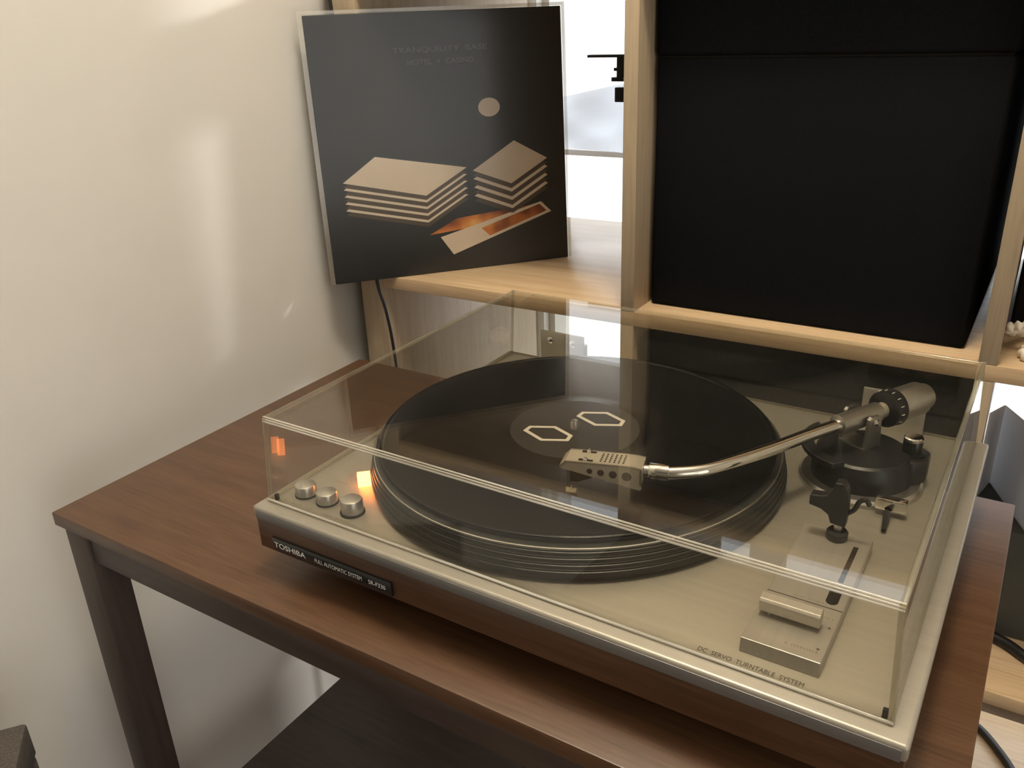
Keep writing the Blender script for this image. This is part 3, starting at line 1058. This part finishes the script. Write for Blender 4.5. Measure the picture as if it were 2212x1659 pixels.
slab_stack([(0.075, 0.395), (0.40, 0.318), (0.575, 0.415), (0.21, 0.485)], 5, 0.027, 0.017)
slab_stack([(0.600, 0.400), (0.76, 0.335), (0.920, 0.425), (0.78, 0.505)], 4, 0.034, 0.020)
flat('printed_bar', [(0.40, 0.158), (0.52, 0.215), (0.90, 0.245), (0.80, 0.190)], 'amber', 0.00030)
flat('printed_bar', [(0.445, 0.145), (0.495, 0.068), (0.93, 0.205), (0.885, 0.250)], 'sleeve_cream', 0.00034)
flat('printed_bar', [(0.62, 0.165), (0.655, 0.130), (0.91, 0.210), (0.878, 0.240)], 'amber', 0.00038)
b = [(0.684 + 0.045 * math.cos(R(a)), 0.640 + 0.036 * math.sin(R(a))) for a in range(0, 360, 15)]
flat('printed_dot', b, 'sleeve_cream', 0.00034)
SR = (R(90), 0, 0)
t1 = text('lettering', 'TRANQUILITY  BASE', 'sleeve_grey', sl, (uvp(0.319, 0)[0], -0.0004, uvp(0, 0.853)[1]), SR, 0.0070, 0.371 * SS, 0.0)
t2 = text('lettering', 'HOTEL  +  CASINO', 'sleeve_grey', sl, (uvp(0.372, 0)[0], -0.0004, uvp(0, 0.812)[1]), SR, 0.0058, 0.262 * SS, 0.0)
# clear outer film: front sheet, back sheet and the pale sealed rims that stick out
bm = bmesh.new()
add_box(bm, -SS / 2 - 0.006, SS / 2 + 0.004, -0.0014, -0.0011, 0.0006, SS + 0.004)
add_box(bm, -SS / 2 - 0.006, SS / 2 + 0.004, 0.0043, 0.0046, 0.0006, SS + 0.004)
pf = obj('plastic_film', bm, 'polybag', sl)
pf['label'] = 'clear plastic outer film'
bm = bmesh.new()
add_box(bm, -SS / 2 - 0.0062, -SS / 2 - 0.0005, -0.0016, -0.0008, 0.0006, SS + 0.0044)
add_box(bm, SS / 2 + 0.0010, SS / 2 + 0.0042, -0.0016, -0.0008, 0.0006, SS + 0.0044)
add_box(bm, -SS / 2, SS / 2 + 0.001, -0.0016, -0.0008, SS + 0.0008, SS + 0.0044)
obj('film_rim', bm, 'film_edge', pf)

# ------------------------------------------------------------------ storage boxes in the shelf
def storage_box(loc, w, d, h, lid, mat, label):
    t = tag(empty('storage_box', loc, (0, 0, SA)), label, 'storage box', 'black storage boxes in the shelf')
    bmx = bmesh.new()
    add_box(bmx, 0, w, 0, d, 0, h - lid - 0.0008, bev=0.004, seg=3)
    obj('body', bmx, mat, t, True)
    bmx = bmesh.new()
    add_box(bmx, -0.0012, w + 0.0012, -0.0015, d + 0.0012, h - lid + 0.0008, h, bev=0.004, seg=3)
    obj('lid', bmx, mat, t, True)
    bmx = bmesh.new()
    add_box(bmx, 0.003, w - 0.003, 0.003, d - 0.003, h - lid - 0.002, h - lid + 0.002)
    obj('lid_seam', bmx, 'hole', t)
    return t


bb = storage_box(shelf_pt(0.3285, 0.036, 0.0800), 0.3160, 0.345, 0.328, 0.070, 'box', 'large black fabric storage box with lid filling the middle shelf cell')
bb.rotation_euler = (0, 0, SA - R(1.1))
storage_box(shelf_pt(0.6770, 0.110, 0.0800), 0.3200, 0.275, 0.320, 0.060, 'box2', 'dark storage box deep in the shelf cell at the right edge')

lb = storage_box(shelf_pt(0.3275, 0.012, lev[1] - Z0), 0.3280, 0.340, 0.318, 0.030, 'box3', 'dark grey storage box in the lower middle cell, seen through the dust cover')

# ------------------------------------------------------------------ things on the shelf and around
# black cable hanging in front of the left upright
bm = bmesh.new()
add_tube(bm, spline([shelf_pt(-0.060, -0.008, 0.62), shelf_pt(-0.056, -0.008, 0.46), shelf_pt(-0.0535, -0.010, 0.39), shelf_pt(-0.042, -0.006, 0.25), shelf_pt(-0.031, -0.006, 0.12), shelf_pt(-0.0255, -0.012, 0.073), shelf_pt(-0.0158, -0.012, 0.038), shelf_pt(-0.0090, -0.012, -0.013), shelf_pt(-0.004, -0.014, -0.10), shelf_pt(0.0, -0.016, -0.25), shelf_pt(0.005, -0.018, -0.50), shelf_pt(0.01, -0.02, -0.655)], 6), 0.0022, 10)
tag(obj('power_cable', bm, 'cable', None, True, 60), 'thin black cable hanging down in front of the left shelf upright', 'cable')

# black clip holder in front of the window, seen in the left cell
ch = tag(empty('clip_stand', shelf_pt(0.121, 0.398, 0.0), (0, 0, SA)), 'small black clamp with a flat bar in front of the window', 'clamp')
boxobj('flat_bar', (-0.052, 0.060, 0.0, 0.018, 0.3185, 0.3225), 'black', ch, 0.0005)
bm = bmesh.new()
add_box(bm, -0.006, 0.006, 0.004, 0.014, 0.290, 0.3185, bev=0.0008)
add_box(bm, -0.011, -0.005, 0.005, 0.013, 0.2995, 0.3040, bev=0.0005)
add_box(bm, -0.014, 0.006, 0.003, 0.015, 0.2850, 0.2910, bev=0.0008)
obj('stalk', bm, 'black', ch, True)
boxobj('grip', (-0.008, 0.012, 0.002, 0.016, 0.256, 0.277), 'black', ch, 0.0015)
bm = bmesh.new()
add_tube(bm, [(0.040, 0.009, -0.655), (0.040, 0.009, 0.3190)], 0.0030, 12)
add_tube(bm, [(0.010, 0.009, 0.2625), (0.040, 0.009, 0.2625)], 0.0026, 12)
obj('pole', bm, 'black', ch, True)
bm = bmesh.new()
add_lathe(bm, [(0.022, 0), (0.022, 0.004), (0.005, 0.008), (0, 0.008)], 24, origin=(0.040, 0.009, -0.660))
obj('pole_foot', bm, 'black', ch, True)

# white cloth draped in front of the window
bm = bmesh.new()
nu, nv = 36, 30
grid = []
for i in range(nu + 1):
    row = []
    for j in range(nv + 1):
        u, v = i / nu, j / nv
        x = -0.055 + 0.330 * u
        sag = 0.055 * (1 - u) ** 1.4
        z = 0.300 - sag * (1 - v) - (0.118 + 0.004 * math.sin(3.0 * u)) * v
        fold = 0.012 * math.sin(9.0 * (u * 0.9 + v * 0.75)) + 0.006 * math.sin(17.0 * (u - 0.4 * v) + 1.0)
        y = 0.440 + fold
        row.append(bm.verts.new((x, y, z)))
    grid.append(row)
for i in range(nu):
    for j in range(nv):
        bm.faces.new((grid[i][j], grid[i + 1][j], grid[i + 1][j + 1], grid[i][j + 1]))
dr = obj('draped_cloth', bm, 'sheer', None, True, 180)
dr.location = (0, SY, Z0)
dr.rotation_euler = (0, 0, SA)
tag(dr, 'white sheer cloth draped across the window beside the sleeve', 'cloth')

# cotton rope on the board at the far right
bm = bmesh.new()
rp = spline([shelf_pt(0.700, 0.100, 0.084), shelf_pt(0.681, 0.060, 0.094), shelf_pt(0.678, 0.046, 0.102), shelf_pt(0.689, 0.046, 0.106), shelf_pt(0.705, 0.050, 0.112), shelf_pt(0.720, 0.050, 0.104), shelf_pt(0.712, 0.040, 0.094), shelf_pt(0.699, 0.036, 0.090), shelf_pt(0.692, 0.030, 0.0855), shelf_pt(0.700, 0.020, 0.0845), shelf_pt(0.730, 0.025, 0.0845)], 14)
add_tube(bm, rp, [0.0040 + 0.0013 * math.sin(i * 0.9) for i in range(len(rp))], 12)
tag(obj('cotton_rope', bm, 'cotton', None, True, 80), 'knotted cream cotton rope lying on the right shelf board', 'rope')

# open white folder standing on an olive case in the cell below
cs = boxobj('storage_case', (0.6785, 0.840, 0.100, 0.330, lev[1], Z0 - 0.1385), 'olive', None, 0.003)
cs.location = (0, SY, 0)
cs.rotation_euler = (0, 0, SA)
tag(cs, 'olive grey case under the white folder in the lower right cell', 'case')
fo = tag(empty('card_folder', shelf_pt(0, 0, 0), (0, 0, SA)), 'open white card folder standing upright on the olive case', 'folder')


def leaf(name, p0, p1, z00, z01, z10, z11, t):
    bmx = bmesh.new()
    n = Vector((p1[1] - p0[1], -(p1[0] - p0[0]), 0)).normalized() * t
    A = [Vector((p0[0], p0[1], z00)), Vector((p1[0], p1[1], z10)), Vector((p1[0], p1[1], z11)), Vector((p0[0], p0[1], z01))]
    o1 = [bmx.verts.new(p) for p in A]
    o2 = [bmx.verts.new(p + n) for p in A]
    bmx.faces.new(o1)
    bmx.faces.new(list(reversed(o2)))
    for k in range(4):
        bmx.faces.new((o1[k], o2[k], o2[(k + 1) % 4], o1[(k + 1) % 4]))
    bmesh.ops.recalc_face_normals(bmx, faces=list(bmx.faces))
    return obj(name, bmx, 'thin_card', fo)


leaf('cover_leaf', (0.6895, 0.205), (0.6770, 0.150), -0.1385, -0.041, -0.1385, -0.030, 0.002)
leaf('cover_leaf', (0.6895, 0.205), (0.7300, 0.108), -0.1385, -0.041, -0.1385, -0.030, 0.002)
bs = boxobj('black_case', (0.745, 0.830, 0.115, 0.300, Z0 - 0.1385, Z0 + 0.0), 'black', None, 0.004)
bs.location = (0, SY, 0)
bs.rotation_euler = (0, 0, SA)
tag(bs, 'black case beside the white folder at the right edge', 'case')
bm = bmesh.new()
add_tube(bm, spline([shelf_pt(0.690, 0.085, -0.2650), shelf_pt(0.712, 0.088, -0.2650), shelf_pt(0.735, 0.080, -0.2650), shelf_pt(0.765, 0.060, -0.2650), shelf_pt(0.820, 0.050, -0.2650)], 6), 0.0060, 12)
tag(obj('thick_cable', bm, 'cable', None, True, 60), 'thick black cable lying on the shelf in front of the olive case', 'cable')
bm = bmesh.new()
add_tube(bm, spline([(*shelf_pt(0.700, 0.372, 0).xy, 0.0435), (*shelf_pt(0.742, 0.345, 0).xy, 0.0435), (*shelf_pt(0.768, 0.315, 0).xy, 0.0435), (*shelf_pt(0.790, 0.280, 0).xy, 0.0435), (*shelf_pt(0.815, 0.220, 0).xy, 0.0435)], 6), 0.0052, 12)
tag(obj('floor_cable', bm, 'cable', None, True, 60), 'black cable lying on the lowest shelf board at bottom right', 'cable')

# dark box standing on the floor by the wall, bottom left
db = tag(empty('charcoal_box', (0.036, -0.085, 0), (0, 0, R(-38))), 'charcoal box standing on the floor at bottom left corner', 'box')
bm = bmesh.new()
add_box(bm, 0, 0.24, -0.15, 0, 0.004, Z0 - 0.185, bev=0.003)
obj('body', bm, 'charcoal', db, True)
bm = bmesh.new()
add_box(bm, -0.001, 0.241, -0.151, 0.001, Z0 - 0.1845, Z0 - 0.150, bev=0.003)
obj('lid', bm, 'charcoal', db, True)
bm = bmesh.new()
add_box(bm, 0.01, 0.23, -0.14, -0.01, 0.0, 0.004)
obj('base', bm, 'black', db)
